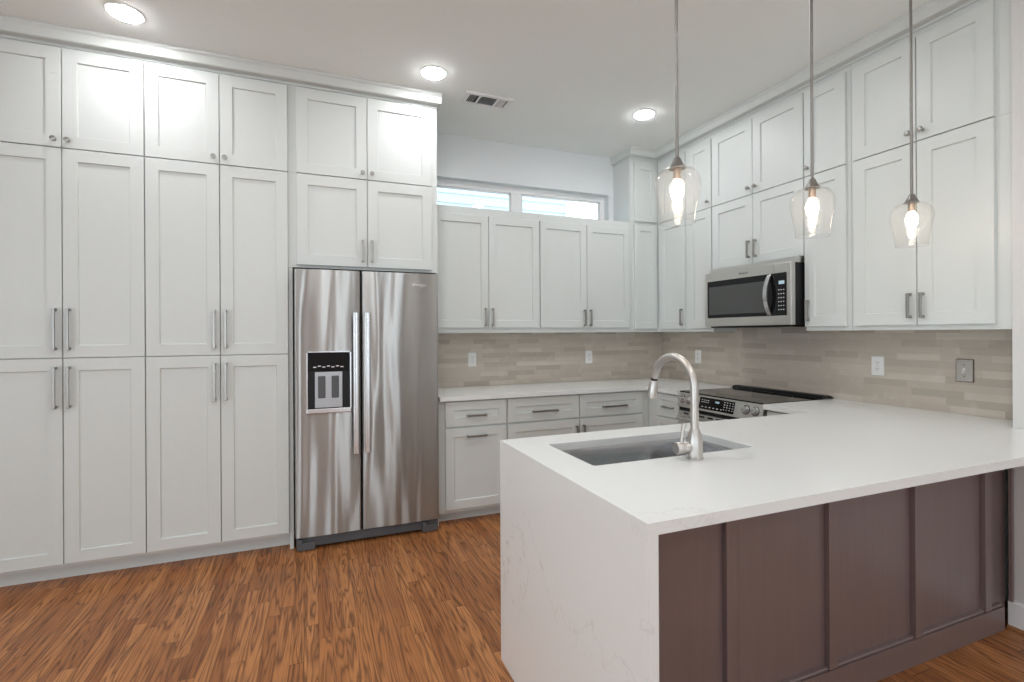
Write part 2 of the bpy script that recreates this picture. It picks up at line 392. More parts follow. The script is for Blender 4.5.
def carcass(W, H, D, toe=None, z0=0.0):
    b = BM()
    if toe:
        th, td = toe
        prism(b, [(T, H), (T, th), (td, th), (td, 0), (D, 0), (D, H)], lambda a, c, t: Vector((t, a, c)), 0, W)
    else:
        box(b, 0, W, T, D, z0, H)
    return b
def cabinet(name, label, loc, rz, W, H, D, fronts, toe=None, group=None, body=None):
    t = thing(name, label, 'cabinet', loc, rz, group)
    link('cabinet_body', body or carcass(W, H, D, toe), 'cabinet', t)
    for f in fronts:
        d = link(f.get('kind', 'door'), shaker(f['x'][0], f['x'][1], f['z'][0], f['z'][1], f.get('st', .066)), 'cabinet', t)
        h = f.get('hw')
        if h:
            if h[0] == 'knob': link('knob', knob(h[1], h[2]), 'nickel', d, True)
            else: link('handle', pull(h[1], h[2], h[3], h[0] == 'v'), 'nickel', d)
    return t
RZ = -PI / 2

# ------------------------------------------------------------------ tall pantry run (faces the camera)
YD = 3.425; D0 = YW - YD - .002
OFF = .030
def pantry(x0, x1, label):
    W = x1 - x0; h = W / 2
    cabinet('pantry_cabinet', label, (x0 + .0004, YD, 0), 0, W - .0008, 2.386, D0, [
        dict(x=(0, h), z=(.108, 1.237), hw=('v', h - OFF, 1.078, .226)), dict(x=(h, W - .0008), z=(.108, 1.237), hw=('v', h + OFF, 1.078, .226)),
        dict(x=(0, h), z=(1.237, 2.386), hw=('v', h - OFF, 1.395, .226)), dict(x=(h, W - .0008), z=(1.237, 2.386), hw=('v', h + OFF, 1.395, .226))],
        toe=(.092, .10), group='tall pantry cabinets')
def topcab(x0, x1, label, group='small top cabinets of the pantry run'):
    W = x1 - x0; h = W / 2
    cabinet('wall_cabinet', label, (x0 + .0004, YD, 2.387), 0, W - .0008, 2.944 - 2.387, D0, [
        dict(x=(0, h), z=(0, .545), hw=('knob', h - OFF, .041)), dict(x=(h, W - .0008), z=(0, .545), hw=('knob', h + OFF, .041))], group=group)
pantry(-1.655, -.903, 'tall white shaker pantry cabinet farthest from the refrigerator, four long doors')
pantry(-.903, -.1513, 'tall white shaker pantry cabinet directly beside the refrigerator, four long doors')
topcab(-1.655, -.903, 'white two-door cabinet with round knobs above the pantry farthest from refrigerator')
topcab(-.903, -.1513, 'white two-door cabinet with round knobs above the pantry beside the refrigerator')
# cabinets over the refrigerator: doors -0.105 .. 0.768, filler at either side
FX0, FX1 = -.1509, .808; FW = FX1 - FX0
a0, a1, a2 = -.105 - FX0, .3315 - FX0, .768 - FX0
cabinet('wall_cabinet', 'white two-door top cabinet with round knobs, highest above the refrigerator', (FX0, YD, 2.387), 0, FW, 2.944 - 2.387, D0, [
    dict(x=(a0, a1), z=(0, .545), hw=('knob', a1 - OFF, .041)), dict(x=(a1, a2), z=(0, .545), hw=('knob', a1 + OFF, .041))], group='small top cabinets of the pantry run')
cabinet('wall_cabinet', 'white two-door cabinet with bar pulls right above the refrigerator', (FX0, YD, 1.788), 0, FW, 2.386 - 1.788, D0, [
    dict(x=(a0, a1), z=(.014, .598), hw=('v', a1 - OFF, .122, .143)), dict(x=(a1, a2), z=(.014, .598), hw=('v', a1 + OFF, .122, .143))])
tag(link('filler_board', box(BM(), FX0 + .0005, -.128, YD + .022, YW - .002, .0, 1.786), 'cabinet'), 'narrow white filler panel between the pantry and the refrigerator', 'panel')
tag(link('filler_board', box(BM(), .7965, .8085, YD + .022, YW - .002, .0, 1.786), 'cabinet'), 'thin white end panel between refrigerator and the base cabinets', 'panel')

def crown(name, foot, front):
    """foot: footprint polygon; front: outward unit offset per vertex"""
    b = BM()
    def R(o, z): return [Vector((x + dx * o, y + dy * o, z)) for (x, y), (dx, dy) in zip(foot, front)]
    rings(b, [R(.0, 2.9455), R(.006, 2.9455), R(.006, 2.961), R(.052, 2.961), R(.056, 2.968), R(.062, 3.005), R(.070, 3.016), R(.070, CEIL - .0005)])
    return struct(name, b, 'cabinet')
crown('trim_1', [(-1.655, YD + T), (.808, YD + T), (.808, YW), (-1.655, YW)], [(0, -1), (.4, -1), (.4, 0), (0, 0)])

# ------------------------------------------------------------------ refrigerator
fr = thing('refrigerator', 'stainless steel side-by-side refrigerator with ice and water dispenser', 'refrigerator', (-.117, 3.36, 0))
FWI = .909
link('cabinet_shell', box(BM(), .004, FWI - .004, .085, .66, .03, 1.765, .004), 'grey_plastic', fr)
def fridge_door(x0, x1):
    b = BM(); n = 14; pts = [(x1, .078), (x0, .078)]
    r = .012
    for k in range(5): a = k / 4 * PI / 2; pts.append((x0 + r - r * math.cos(a), r - r * math.sin(a)))
    for k in range(1, n): u = k / n; pts.append((x0 + r + (x1 - x0 - 2 * r) * u, -.005 * (1 - (2 * u - 1) ** 2)))
    for k in range(5): a = (1 - k / 4) * PI / 2; pts.append((x1 - r + r * math.cos(a), r - r * math.sin(a)))
    prism(b, pts, lambda p, q, t: Vector((p, q, t)), .090, 1.769); return b
GX = .399
d1 = link('freezer_door', fridge_door(0, GX - .004), 'fridge', fr, True)
d2 = link('fridge_door', fridge_door(GX + .004, FWI), 'fridge', fr, True)
def fridge_handle(x):
    b = BM(); prof = rrect(x - .018, x + .018, -.062, -.042, .006, 3); z0, z1 = .60, 1.497
    prism(b, prof, lambda p, q, t: Vector((p, q, t)), z0, z1)
    for z in (z0 + .03, z1 - .03): box(b, x - .012, x + .012, -.045, .002, z - .02, z + .02)
    return b
link('handle', fridge_handle(GX - .036), 'fridge_handle', d1, True); link('handle', fridge_handle(GX + .036), 'fridge_handle', d2, True)
# dispenser
dx0, dx1, dz0, dz1 = .068, .336, .862, 1.252
dp = link('dispenser', (lambda b: (box(b, dx0, dx0 + .008, -.011, .0, dz0, dz1), box(b, dx1 - .008, dx1, -.011, .0, dz0, dz1), box(b, dx0, dx1, -.011, .0, dz1 - .006, dz1),
     box(b, dx0, dx1, -.016, .0, dz0, dz0 + .03, .004), b)[-1])(BM()), 'fridge_handle', d1, label='silver framed black ice and water dispenser')
b = BM(); box(b, dx0 + .008, dx1 - .008, -.0085, -.0, dz1 - .125, dz1 - .006); link('control_panel', b, 'black_glass', d1)
b = BM(); box(b, dx0 + .008, dx1 - .008, -.0062, -.0, dz0 + .03, dz1 - .125); link('dispenser_recess', b, 'black', d1)
b = BM(); box(b, .118, .282, -.010, -.0, dz0 + .034, 1.122, .003); link('dispenser_chute', b, 'silver', d1)
for x in (.136, .216): link('paddle', box(BM(), x, x + .044, -.014, -.008, .957, 1.097, .004), 'pad', d1)
b = BM()
for k in range(7): box(b, .108 + k * .027, .108 + k * .027 + .018, -.0092, -.008, 1.150 + (k % 2) * .006, 1.156 + (k % 2) * .006)
link('control_mark', b, 'mark', d1)
# kick grille and feet
g = link('kick_grille', box(BM(), .004, FWI - .002, .03, .09, .018, .082, .003), 'grey_plastic', fr)
b = BM()
for x in (.01, FWI - .115): b = BM(); box(b, x, x + .105, .012, .029, .004, .052, .003); box(b, x, x + .028, .004, .029, .045, .078, .003); link('roller_foot', b, 'grey_plastic', fr)
# badge
def text_mesh(s, size, name):
    cu = bpy.data.curves.new(name, 'FONT'); cu.body = s; cu.size = size; cu.extrude = .0006; cu.align_x = 'CENTER'; cu.align_y = 'CENTER'
    o = bpy.data.objects.new(name, cu); COL.objects.link(o)
    bpy.context.view_layer.update(); dg = bpy.context.evaluated_depsgraph_get()
    me = bpy.data.meshes.new_from_object(o.evaluated_get(dg)); bpy.data.objects.remove(o); bpy.data.curves.remove(cu)
    return me
def text_obj(s, size, loc, parent, material, rot=(PI / 2, 0, 0), name='badge'):
    me = text_mesh(s, size, name); me.materials.append(M[material])
    o = bpy.data.objects.new(name, me); COL.objects.link(o); o.parent = parent; o.location = loc; o.rotation_euler = rot; return o
bd = text_obj('Whirlpool', .024, (.775, -.0052, 1.690), d2, 'fridge_handle')
b = BM(); tube(b, [Vector((.772 + .034 * math.cos(a), -.0048, 1.690 + .022 * math.sin(a))) for a in [k / 20 * 1.75 * PI + .6 for k in range(21)]], .0013, 6)
link('emblem', b, 'fridge_handle', d2, True)

# ------------------------------------------------------------------ base cabinets on the back wall
YB = 3.44; DB = YW - YB - .002
BX = .812
TOP = .883
def hx(a, c): return (a + c) / 2
x = lambda v: v - BX
cabinet('base_cabinet', 'white base cabinet beside the refrigerator with a drawer over a pull-out door', (BX, YB, 0), 0, 1.3265 - BX, TOP, DB, [
    dict(kind='drawer', x=(x(.857), x(1.323)), z=(.692, .874), st=.062, hw=('h', x(1.088), .770, .148)),
    dict(kind='door', x=(x(.857), x(1.323)), z=(.101, .684), st=.062, hw=('h', x(1.088), .622, .150))], toe=(.080, .095))
B2 = 1.3272; x = lambda v: v - B2
cabinet('base_cabinet', 'white two-drawer, two-door base cabinet running into the counter corner', (B2, YB, 0), 0, 2.6065 - B2, TOP, DB, [
    dict(kind='drawer', x=(x(1.333), x(1.938)), z=(.692, .874), st=.062, hw=('h', x(1.637), .768, .215)),
    dict(kind='drawer', x=(x(1.942), x(2.540)), z=(.692, .874), st=.062, hw=('h', x(2.262), .768, .230)),
    dict(kind='door', x=(x(1.333), x(1.938)), z=(.101, .684), st=.062, hw=('v', x(1.938 - .03), .56, .150)),
    dict(kind='door', x=(x(1.942), x(2.540)), z=(.101, .684), st=.062, hw=('v', x(1.942 + .03), .56, .150))], toe=(.080, .095))
# right-hand base units, faces -X at XB
XB = 2.588
cabinet('base_cabinet', 'narrow white drawer base cabinet between counter corner and range', (XB, 3.458, 0), RZ, 3.458 - 3.047, TOP, XW - XB - .002, [
    dict(kind='drawer', x=(.13, .405), z=(.692, .874), st=.05, hw=('h', .285, .770, .125)),
    dict(kind='door', x=(.13, .405), z=(.101, .684), st=.05, hw=('v', .375, .56, .150))], toe=(.080, .095))
cabinet('base_cabinet', 'white base cabinet between the range and the peninsula', (XB, 2.268, 0), RZ, 2.268 - 1.945, TOP, .62, [
    dict(kind='drawer', x=(.005, .32), z=(.692, .874), st=.055, hw=('h', .16, .770, .15)),
    dict(kind='door', x=(.005, .32), z=(.101, .684), st=.055, hw=('v', .04, .56, .15))], toe=(.080, .095))

# ------------------------------------------------------------------ countertops
def slab(outer, holes, z0, z1, bev=.002):
    b = BM(); es = []
    for loop in [outer] + holes:
        vsl = [b.verts.new((p[0], p[1], z0)) for p in loop]
        es += [b.edges.new((vsl[i], vsl[(i + 1) % len(vsl)])) for i in range(len(vsl))]
    r = bmesh.ops.triangle_fill(b, use_beauty=True, use_dissolve=False, edges=es)
    fs = [f for f in b.faces]
    ex = bmesh.ops.extrude_face_region(b, geom=fs)
    for g in ex['geom']:
        if isinstance(g, bmesh.types.BMVert): g.co.z = z1
    return b
ZC0, ZC1 = .884, .914
CF = 3.41; CXF = 2.565
tag(link('countertop', slab([(.8115, CF), (CXF, CF), (CXF, 3.046), (XW - .0115, 3.046), (XW - .0115, YW - .0115), (.8115, YW - .0115)], [], ZC0, ZC1), 'quartz'),
    'white quartz worktop along the back wall, between refrigerator and range', 'countertop')
pen = thing('peninsula_countertop', 'white quartz peninsula worktop with waterfall end and sink cutout', 'countertop', (0, 0, 0))
PX0, PY0, PY1 = .717, .955, 1.944
SX0, SX1, SY0, SY1 = .865, 1.577, 1.44, 1.79
hole = rrect(SX0, SX1, SY0, SY1, .012, 4)
link('worktop', slab([(PX0, PY0), (PIER - .001, PY0), (PIER - .001, PIER_Y + .001), (XW - .0115, PIER_Y + .001), (XW - .0115, 2.2685), (CXF, 2.2685), (CXF, PY1), (PX0, PY1)], [hole], ZC0, ZC1), 'quartz', pen)
link('waterfall_end', box(BM(), PX0, PX0 + .03, PY0, PY1, .0, ZC0), 'quartz', pen)

# peninsula base in dark wood
pb = thing('peninsula_cabinet', 'dark espresso panelled back of the peninsula under the quartz worktop', 'cabinet', (0, 0, 0))
b = BM(); box(b, .749, 2.9585, 1.29, 1.305, .0, ZC0 - .001); link('back_panel', b, 'espresso', pb)
for xx in (1.27, 1.762, 2.2675, 2.763): link('batten', box(BM(), xx, xx + .045, 1.270, 1.2895, .108, ZC0 - .001, .001), 'espresso', pb)
link('batten', box(BM(), .749, .765, 1.270, 1.2895, .108, ZC0 - .001, .001), 'espresso', pb)
b = BM(); box(b, .749, 2.905, 1.267, 1.2895, 0, .106, .0015); link('plinth', b, 'espresso', pb)
b = BM()
xs_ = [.765, 1.27, 1.315, 1.762, 1.807, 2.2675, 2.3125, 2.763, 2.808, 2.905]
for k in range(0, 10, 2): prism(b, [(1.2895, .1065), (1.276, .1065), (1.279, .114), (1.2895, .119)], lambda a, c, t: Vector((t, a, c)), xs_[k] + .002, xs_[k + 1] - .002)
link('bead', b, 'espresso', pb)
b = BM(); box(b, .749, .767, 1.306, 1.915, .0, ZC0 - .001); box(b, .768, 2.584, 1.895, 1.915, .09, ZC0 - .001); box(b, .768, 2.584, 1.84, 1.858, .0, .089); link('carcass', b, 'cabinet', pb, label='white carcass on the kitchen side')
link('gap_shadow_strip', box(BM(), 2.925, PIER - .02, 1.250, 1.262, .13, ZC0 - .001), 'espresso', pb)  # dark strip put in for the shadow of the gap beside the pier

# ------------------------------------------------------------------ sink and faucet
sk = thing('sink', 'undermount stainless steel sink set in the peninsula worktop', 'sink', (0, 0, 0))
def basin():
    b = BM(); e = .003
    def R(o, z, r): return [Vector((p[0], p[1], z)) for p in rrect(SX0 - o, SX1 + o, SY0 - o, SY1 + o, r, 6)]
    z = ZC0 - .0008
    rs = [R(.026, z, .04), R(e, z, .05), R(e - .002, z - .006, .05), R(-.006, .72, .055), R(-.014, .695, .06), R(-.032, .680, .06), R(-.10, .676, .06)]
    rings(b, rs, False, True)
    # outer shell
    rs = [R(.026, z - .002, .04), R(e + .003, z - .003, .05), R(-.002, .718, .055), R(-.03, .674, .06)]
    rings(b, rs, False, True)
    return b
link('basin', basin(), 'sink', sk, True)
b = BM(); lathe(b, [(.045, 0), (.045, .003), (.036, .004), (.034, .001), (.01, .001)], ((SX0 + SX1) / 2, (SY0 + SY1) / 2 + .05, .6765), (0, 0, 1), 24); link('drain', b, 'fridge_handle', sk, True)
fc = thing('faucet', 'brushed nickel gooseneck pull-down faucet beside the sink', 'faucet', (1.247, 1.392, ZC1))
b = BM(); lathe(b, [(.030, 0), (.030, .004), (.0275, .006), (.0275, .055), (.026, .070), (.0185, .098), (.0155, .104)], (0, 0, .0005), (0, 0, 1), 28); link('base', b, 'nickel_light', fc, True)
sp_x, R_ = .225, .1125
AZ = .242
pts = [(0, 0, .10), (0, 0, .15), (0, 0, .20), (0, 0, AZ)]
for k in range(1, 17): a = PI * k / 16 * .93; pts.append((0, R_ - R_ * math.cos(a), AZ + R_ * math.sin(a)))
sn = link('spout', tube(BM(), pts, .0145, 18), 'nickel_light', fc, True)
e = Vector(pts[-1]); dd = Vector((0, .17, -.98)).normalized()
b = BM(); lathe(b, [(.0135, 0), (.0135, .010)], e, dd, 20); link('swivel_ring', b, 'black', sn, True)
b = BM(); lathe(b, [(.0160, .010), (.0175, .012), (.0198, .074), (.0198, .080), (.016, .082)], e, dd, 24); box(b, -.0215, -.014, e.y - .004, e.y + .006, e.z - .028, e.z - .016, .002)
link('spray_head', b, 'nickel_light', sn, True)
hd = Vector((-1, .10, 0)).normalized()
b = BM(); lathe(b, [(.0185, 0), (.0185, .034), (.0175, .036), (.0215, .038), (.0215, .062), (.0195, .065)], Vector((0, 0, .040)) + hd * .012, hd, 24); hv = link('valve', b, 'nickel_light', fc, True)
l0 = Vector((0, 0, .040)) + hd * .058
b = BM(); tube(b, [l0 + Vector((0, 0, .018)) - hd * .004, l0 + Vector((0, 0, .036)) - hd * .006, l0 + Vector((0, -.002, .060)) - hd * .009, l0 + Vector((0, -.004, .085)) - hd * .013], [.0058, .0062, .0072, .0085], 12); link('lever', b, 'nickel_light', hv, True)

# ------------------------------------------------------------------ range
rg = thing('range', 'slide-in electric range with stainless front and black glass cooktop', 'range', (2.558, 3.041, 0), RZ)
RW = .766
link('oven_body', box(BM(), .003, RW - .003, .03, .60, .02, .902), 'black', rg)
b = BM(); box(b, 0, RW, .028, .548, .903, .917, .002); link('cooktop', b, 'black_glass', rg)
b = BM(); prism(b, [(.545, .9175), (.56, .935), (.600, .938), (.642, .925), (.642, .9175)], lambda a, c, t: Vector((t, a, c)), .0, RW); link('rear_vent', b, 'black', rg)
for xx in (.21, .555):
    for yy, rr in ((.16, .11), (.42, .075)):
        b = BM(); lathe(b, [(rr, 0), (rr, .0003), (rr - .002, .0003), (rr - .002, 0)], (xx, yy, .9171), (0, 0, 1), 40, False, False); link('burner_ring', b, 'grey_plastic', rg)
PZ0, PZ1 = .802, .915
def onpanel(xx, z, out=0.0):
    k = (z - PZ0) / (PZ1 - PZ0); n = Vector((0, -(PZ1 - PZ0), .03)).normalized(); return Vector((xx, k * .03, z)) + n * out
b = BM(); prism(b, [(0, PZ0), (.030, PZ1), (.055, PZ1), (.055, PZ0)], lambda a, c, t: Vector((t, a, c)), 0, RW); cp = link('control_panel', b, 'steel', rg)
def panel_patch(x0, x1, z0, z1, h):
    b = BM(); rings(b, [[onpanel(x0, z0, -.001), onpanel(x1, z0, -.001), onpanel(x1, z1, -.001), onpanel(x0, z1, -.001)], [onpanel(x0, z0, h), onpanel(x1, z0, h), onpanel(x1, z1, h), onpanel(x0, z1, h)]]); return b
dpl = link('display', panel_patch(.222, .540, .816, .896, .0015), 'black_glass', cp)
b = BM()
for k, xx in enumerate((.372, .385, .397)):
    for q in ((xx, xx + .009, .868, .880),): b2 = panel_patch(*q, .0022); me = bpy.data.meshes.new('t'); b2.to_mesh(me); b2.free(); b.from_mesh(me)
link('clock_digit', b, 'lcd', dpl)
for q in ([(.24 + .02 * i, .252 + .02 * i, zz, zz + .004) for i in range(4) for zz in (.876, .862)] + [(.25 + .035 * i, .264 + .035 * i, .829, .834) for i in range(6)] +
      [(.45 + .024 * i, .459 + .024 * i, zz, zz + .005) for i in range(4) for zz in (.832, .848, .864, .88)]): link('button_mark', panel_patch(*q, .002), 'mark', dpl)
nrm = Vector((0, -(PZ1 - PZ0), .03)).normalized()
for xx in (.046, .108, .634, .708):
    b = BM(); lathe(b, [(.026, 0), (.026, .003), (.022, .004), (.0205, .024), (.019, .027), (.012, .0275)], onpanel(xx, .860), nrm, 24)
    k_ = link('knob', b, 'fridge_handle', cp, True)
    b = BM(); lathe(b, [(.031, 0), (.031, .0015), (.027, .002)], onpanel(xx, .860), nrm, 28); link('knob_skirt', b, 'black', k_, True)
b = BM(); box(b, .004, RW - .004, .022, .055, .775, .8015); link('vent_strip', b, 'black', rg)
od = link('oven_door', box(BM(), .004, RW - .004, .004, .055, .205, .774, .004), 'steel', rg)
link('oven_window', box(BM(), .09, RW - .09, .001, .01, .30, .66), 'black_glass', od)
b = BM(); tube(b, [(.05, -.04, .725), (RW - .05, -.04, .725)], .012, 14)
for xx in (.075, RW - .075): box(b, xx - .012, xx + .012, -.04, .005, .715, .735)
link('handle', b, 'fridge_handle', od, True)
b = BM()
for k in range(8): link('door_vent', box(BM(), .07 + k * .08, .12 + k * .08, .0025, .006, .752, .764), 'black', od)
link('storage_drawer', box(BM(), .004, RW - .004, .006, .055, .045, .200, .004), 'steel', rg)
for q in ((.03, .08), (RW - .07, .08), (.03, .5), (RW - .07, .5)): link('foot', box(BM(), q[0], q[0] + .04, q[1], q[1] + .04, 0, .021, .003), 'black', rg)

# ------------------------------------------------------------------ wall cabinets, back wall
YU = 3.763; DU = YW - YU - .002
def upper_back(x0, x1, xa, xm, xb, label):
    x = lambda v: v - x0
    cabinet('wall_cabinet', label, (x0, YU, 1.365), 0, x1 - x0 - .0006, 2.362 - 1.365, DU, [
        dict(x=(x(xa), x(xm)), z=(.038, .937), st=.060, hw=('v', x(xm - OFF), .126, .142)), dict(x=(x(xm), x(xb)), z=(.038, .937), st=.060, hw=('v', x(xm + OFF), .126, .142))], group='wall cabinets on the back wall')
upper_back(.812, 1.753, .848, 1.3006, 1.751, 'white two-door wall cabinet under the window, beside the refrigerator')
upper_back(1.753, 2.663, 1.756, 2.203, 2.650, 'white two-door wall cabinet under the window, beside the corner cabinet')

# ------------------------------------------------------------------ wall cabinets, right wall (local x runs from the corner towards the camera)
XD = 2.95; DR = XW - XD - .002
def corner_body(z0, z1):
    b = BM(); poly = [(2.6635, YU + T), (XD + T, YU + T), (XD + T, 3.3815), (XW - .002, 3.3815), (XW - .002, YW - .002), (2.6635, YW - .002)]
    prism(b, poly, lambda a, c, t: Vector((a, c, t)), z0, z1); return b
def door_right(root, ya, yb, z0, z1, hw=None, st=.066):
    d = shaker(0, ya - yb, z0, z1, st); d.transform(Matrix.Translation((XD, ya, 0)) @ Matrix.Rotation(RZ, 4, 'Z'))
    o = link('door', d, 'cabinet', root)
    if hw:
        h = knob(hw[1], hw[2]) if hw[0] == 'knob' else pull(hw[1], hw[2], hw[3], True)
        h.transform(Matrix.Translation((XD, ya, 0)) @ Matrix.Rotation(RZ, 4, 'Z')); link('knob' if hw[0] == 'knob' else 'handle', h, 'nickel', o, hw[0] == 'knob')
def door_back(root, xa, xb, z0, z1, st=.06):
    d = shaker(0, xb - xa, z0, z1, st); d.transform(Matrix.Translation((xa, YU, 0))); link('door', d, 'cabinet', root)
cl = thing('wall_cabinet', 'white L-shaped corner wall cabinet above the counter corner, lower of two', 'cabinet')
link('cabinet_body', corner_body(1.366, 2.3585), 'cabinet', cl)
door_back(cl, 2.700, 2.947, 1.392, 2.350); door_right(cl, 3.740, 3.401, 1.390, 2.3585, ('v', .339 - .032, 1.491, .142))
cu_ = thing('wall_cabinet', 'white L-shaped corner cabinet under the ceiling beside the strip window', 'cabinet')
link('cabinet_body', corner_body(2.3595, 2.9445), 'cabinet', cu_)
door_back(cu_, 2.700, 2.947, 2.372, 2.910); door_right(cu_, 3.740, 3.401, 2.3595, 2.912)
def upper_right(ya, yb, da, label_lo, label_up, dbl, zlo=1.366, dlo=1.390, hside='near', endfill=0, hz=1.495, hl=.132, grp=None):
    """ya>yb body span; da list of door edges"""
    x = lambda v: ya - v
    W = ya - yb - .0006
    lo = []; upd = []
    if dbl:
        m_ = da[1]
        for (p, q, xx) in ((da[0], m_, x(m_) - OFF), (m_, da[2], x(m_) + OFF)):
            lo.append(dict(x=(x(p), x(q)), z=(dlo - zlo, 2.3585 - zlo), hw=('v', xx, hz - zlo, hl))); upd.append(dict(x=(x(p), x(q)), z=(0, .5525), hw=('knob', xx, .050)))
    else:
        xx = x(da[1]) - OFF if hside == 'near' else x(da[0]) + OFF
        lo.append(dict(x=(x(da[0]), x(da[1])), z=(dlo - zlo, 2.3585 - zlo), hw=('v', xx, hz - zlo, hl))); upd.append(dict(x=(x(da[0]), x(da[1])), z=(0, .5525), hw=('knob', xx if hside == 'near' else x(da[0]) + OFF, .050)))
    cabinet('wall_cabinet', label_lo, (XD, ya, zlo), RZ, W, 2.3585 - zlo, DR, lo)
    cabinet('wall_cabinet', label_up, (XD, ya, 2.3595), RZ, W, 2.9445 - 2.3595, DR, upd, group='top cabinets along the ceiling of the range wall')
upper_right(3.381, 3.0905, [3.363, 3.0935], 'narrow white single-door wall cabinet between corner cabinet and microwave', 'narrow white single-door top cabinet between corner top cabinet and double doors', False)
upper_right(3.090, 2.2875, [3.0875, 2.692, 2.289], 'short white two-door cabinet with bar pulls directly above the microwave', 'white two-door top cabinet with knobs, second row above the microwave', True, zlo=1.8505, dlo=1.852, hz=1.963, hl=.125)
upper_right(2.287, 1.991, [2.2855, 2.012], 'narrow white single-door wall cabinet just right of the microwave', 'narrow white single-door top cabinet behind the middle pendant rod', False, hside='far')
upper_right(1.990, PIER_Y + .001, [1.972, 1.640, 1.316], 'wide white two-door wall cabinet above the switch plate, next to the pier', 'wide white two-door top cabinet behind the rod nearest the pier', True)
crown('trim_2', [(2.6635, YW), (2.6635, YU + T), (XD + T, YU + T), (XD + T, PIER_Y), (XW, PIER_Y), (XW, YW)], [(-.5, 0), (-.5, -1), (-1, -1), (-1, 0), (0, 0), (0, 0)])

# ------------------------------------------------------------------ microwave
mw = thing('microwave', 'over-the-range stainless microwave with black glass door', 'microwave', (2.84, 3.046, 1.405), RZ)
MW_, MH = .754, .407
b = BM(); box(b, .004, MW_ - .004, .042, XW - 2.84 - .012, .004, MH - .002); link('case', b, 'black', mw); link('top_vent', box(BM(), .004, MW_ - .004, .045, XW - 2.84 - .012, MH - .0015, MH + .036), 'steel', mw)
dr = link('door', box(BM(), 0, .6205, 0, .040, .0, MH, .004), 'steel', mw)
link('window', box(BM(), .027, .6205, -.0015, .004, .062, .343, .001), 'black_glass', dr)
link('window_screen', box(BM(), .045, .560, -.0019, .0, .088, .300), 'mw_glass', dr)
ct = link('control_panel', box(BM(), .6225, MW_, 0, .040, .0, MH, .004), 'steel', mw)
link('keypad', box(BM(), .6225, .722, -.0015, .004, .062, .343, .001), 'black_glass', ct)
link('display', box(BM(), .664, .706, -.0022, .0, .268, .290), 'lcd', ct)
b = BM()
for r_ in range(6):
    for c_ in range(3): box(b, .660 + c_ * .018, .668 + c_ * .018, -.002, .0, .098 + r_ * .026, .104 + r_ * .026)
link('key', b, 'mark', ct)
b = BM(); n = 16; secs = []
for k in range(n + 1):
    u_ = k / n; z = .066 + u_ * .272; y = -.008 - .045 * math.sin(PI * u_) ** .8
    secs.append([Vector((.582, y, z)), Vector((.612, y, z)), Vector((.612, y + .012, z)), Vector((.582, y + .012, z))])
rings(b, secs); link('handle', b, 'fridge_handle', dr, True)
link('vent_underside', box(BM(), .03, MW_ - .03, .03, .30, -.012, .003), 'black', mw)
text_obj('Whirlpool', .020, (.37, -.0006, .374), dr, 'grey_plastic')

# ------------------------------------------------------------------ outlets and switch plates
def outlet(label, loc, rz, name='outlet'):
    t = thing(name, label, 'outlet', loc, rz, 'white outlets in the tile backsplash')
    b = BM(); pts = rrect(-.036, .036, -.059, .059, .004, 3)
    rings(b, [[Vector((p, 0, q)) for p, q in pts], [Vector((p, -.004, q)) for p, q in pts], [Vector((p * .95, -.006, q * .97)) for p, q in pts]]); link('plate', b, 'plastic', t)
    for z in (-.0195, .0195):
        b = BM(); pr = rrect(-.0165, .0165, -.0145, .0145, .008, 4); rings(b, [[Vector((p, -.005, q + z)) for p, q in pr], [Vector((p, -.0075, q + z)) for p, q in pr]]); s = link('socket', b, 'plastic', t)
        b = BM(); box(b, -.0075, -.0055, -.0082, -.007, z - .001, z + .008); box(b, .0055, .0075, -.0082, -.007, z - .001, z + .008); lathe(b, [(.0025, 0), (.0025, .0012)], (0, -.007, z - .007), (0, -1, 0), 8); link('slot', b, 'slot', s)
    b = BM(); lathe(b, [(.003, 0), (.0025, .0015)], (0, -.0058, 0), (0, -1, 0), 8); link('screw', b, 'silver', t)
    return t
ys_ = YW - .0102; xs2 = XW - .0102
outlet('white outlet on the back splash nearest the refrigerator', (1.243, ys_, 1.140), 0)
outlet('white outlet on the back splash below the second double-door cabinet', (2.379, ys_, 1.136), 0)
outlet('white outlet beside the kitchen corner, seen right of the faucet neck', (xs2, 3.535, 1.142), RZ)
outlet('white outlet on the range wall between range and switch plate', (xs2, 2.000, 1.148), RZ)
sw = thing('light_switch', 'brushed metal toggle switch plate at the end of the tile', 'switch', (xs2, 1.561, 1.148), RZ)
b = BM(); pts = rrect(-.037, .037, -.059, .059, .003, 3)
rings(b, [[Vector((p, -.0005, q)) for p, q in pts], [Vector((p, -.006, q)) for p, q in pts], [Vector((p * .92, -.0085, q * .95)) for p, q in pts]]); link('plate', b, 'nickel_light', sw)
b = BM(); pts = rrect(-.0395, .0395, -.0612, .0612, .003, 3); rings(b, [[Vector((p, 0, q)) for p, q in pts], [Vector((p, -.0035, q)) for p, q in pts]]); link('shadow_border', b, 'shadow_brown', sw)  # larger dark backing imitates the shadow round the switch plate
b = BM(); box(b, -.006, .006, -.0095, -.006, -.012, .012); rings(b, [[Vector((-.004, -.009, -.005)), Vector((.004, -.009, -.005)), Vector((.004, -.009, .007)), Vector((-.004, -.009, .007))], [Vector((-.003, -.022, -.013)), Vector((.003, -.022, -.013)), Vector((.003, -.022, -.006)), Vector((-.003, -.022, -.006))]])
link('toggle', b, 'plastic', sw)
b = BM()
for z in (-.03, .03): lathe(b, [(.003, 0), (.0025, .0015)], (0, -.0083, z), (0, -1, 0), 8)
link('screw', b, 'slot', sw)

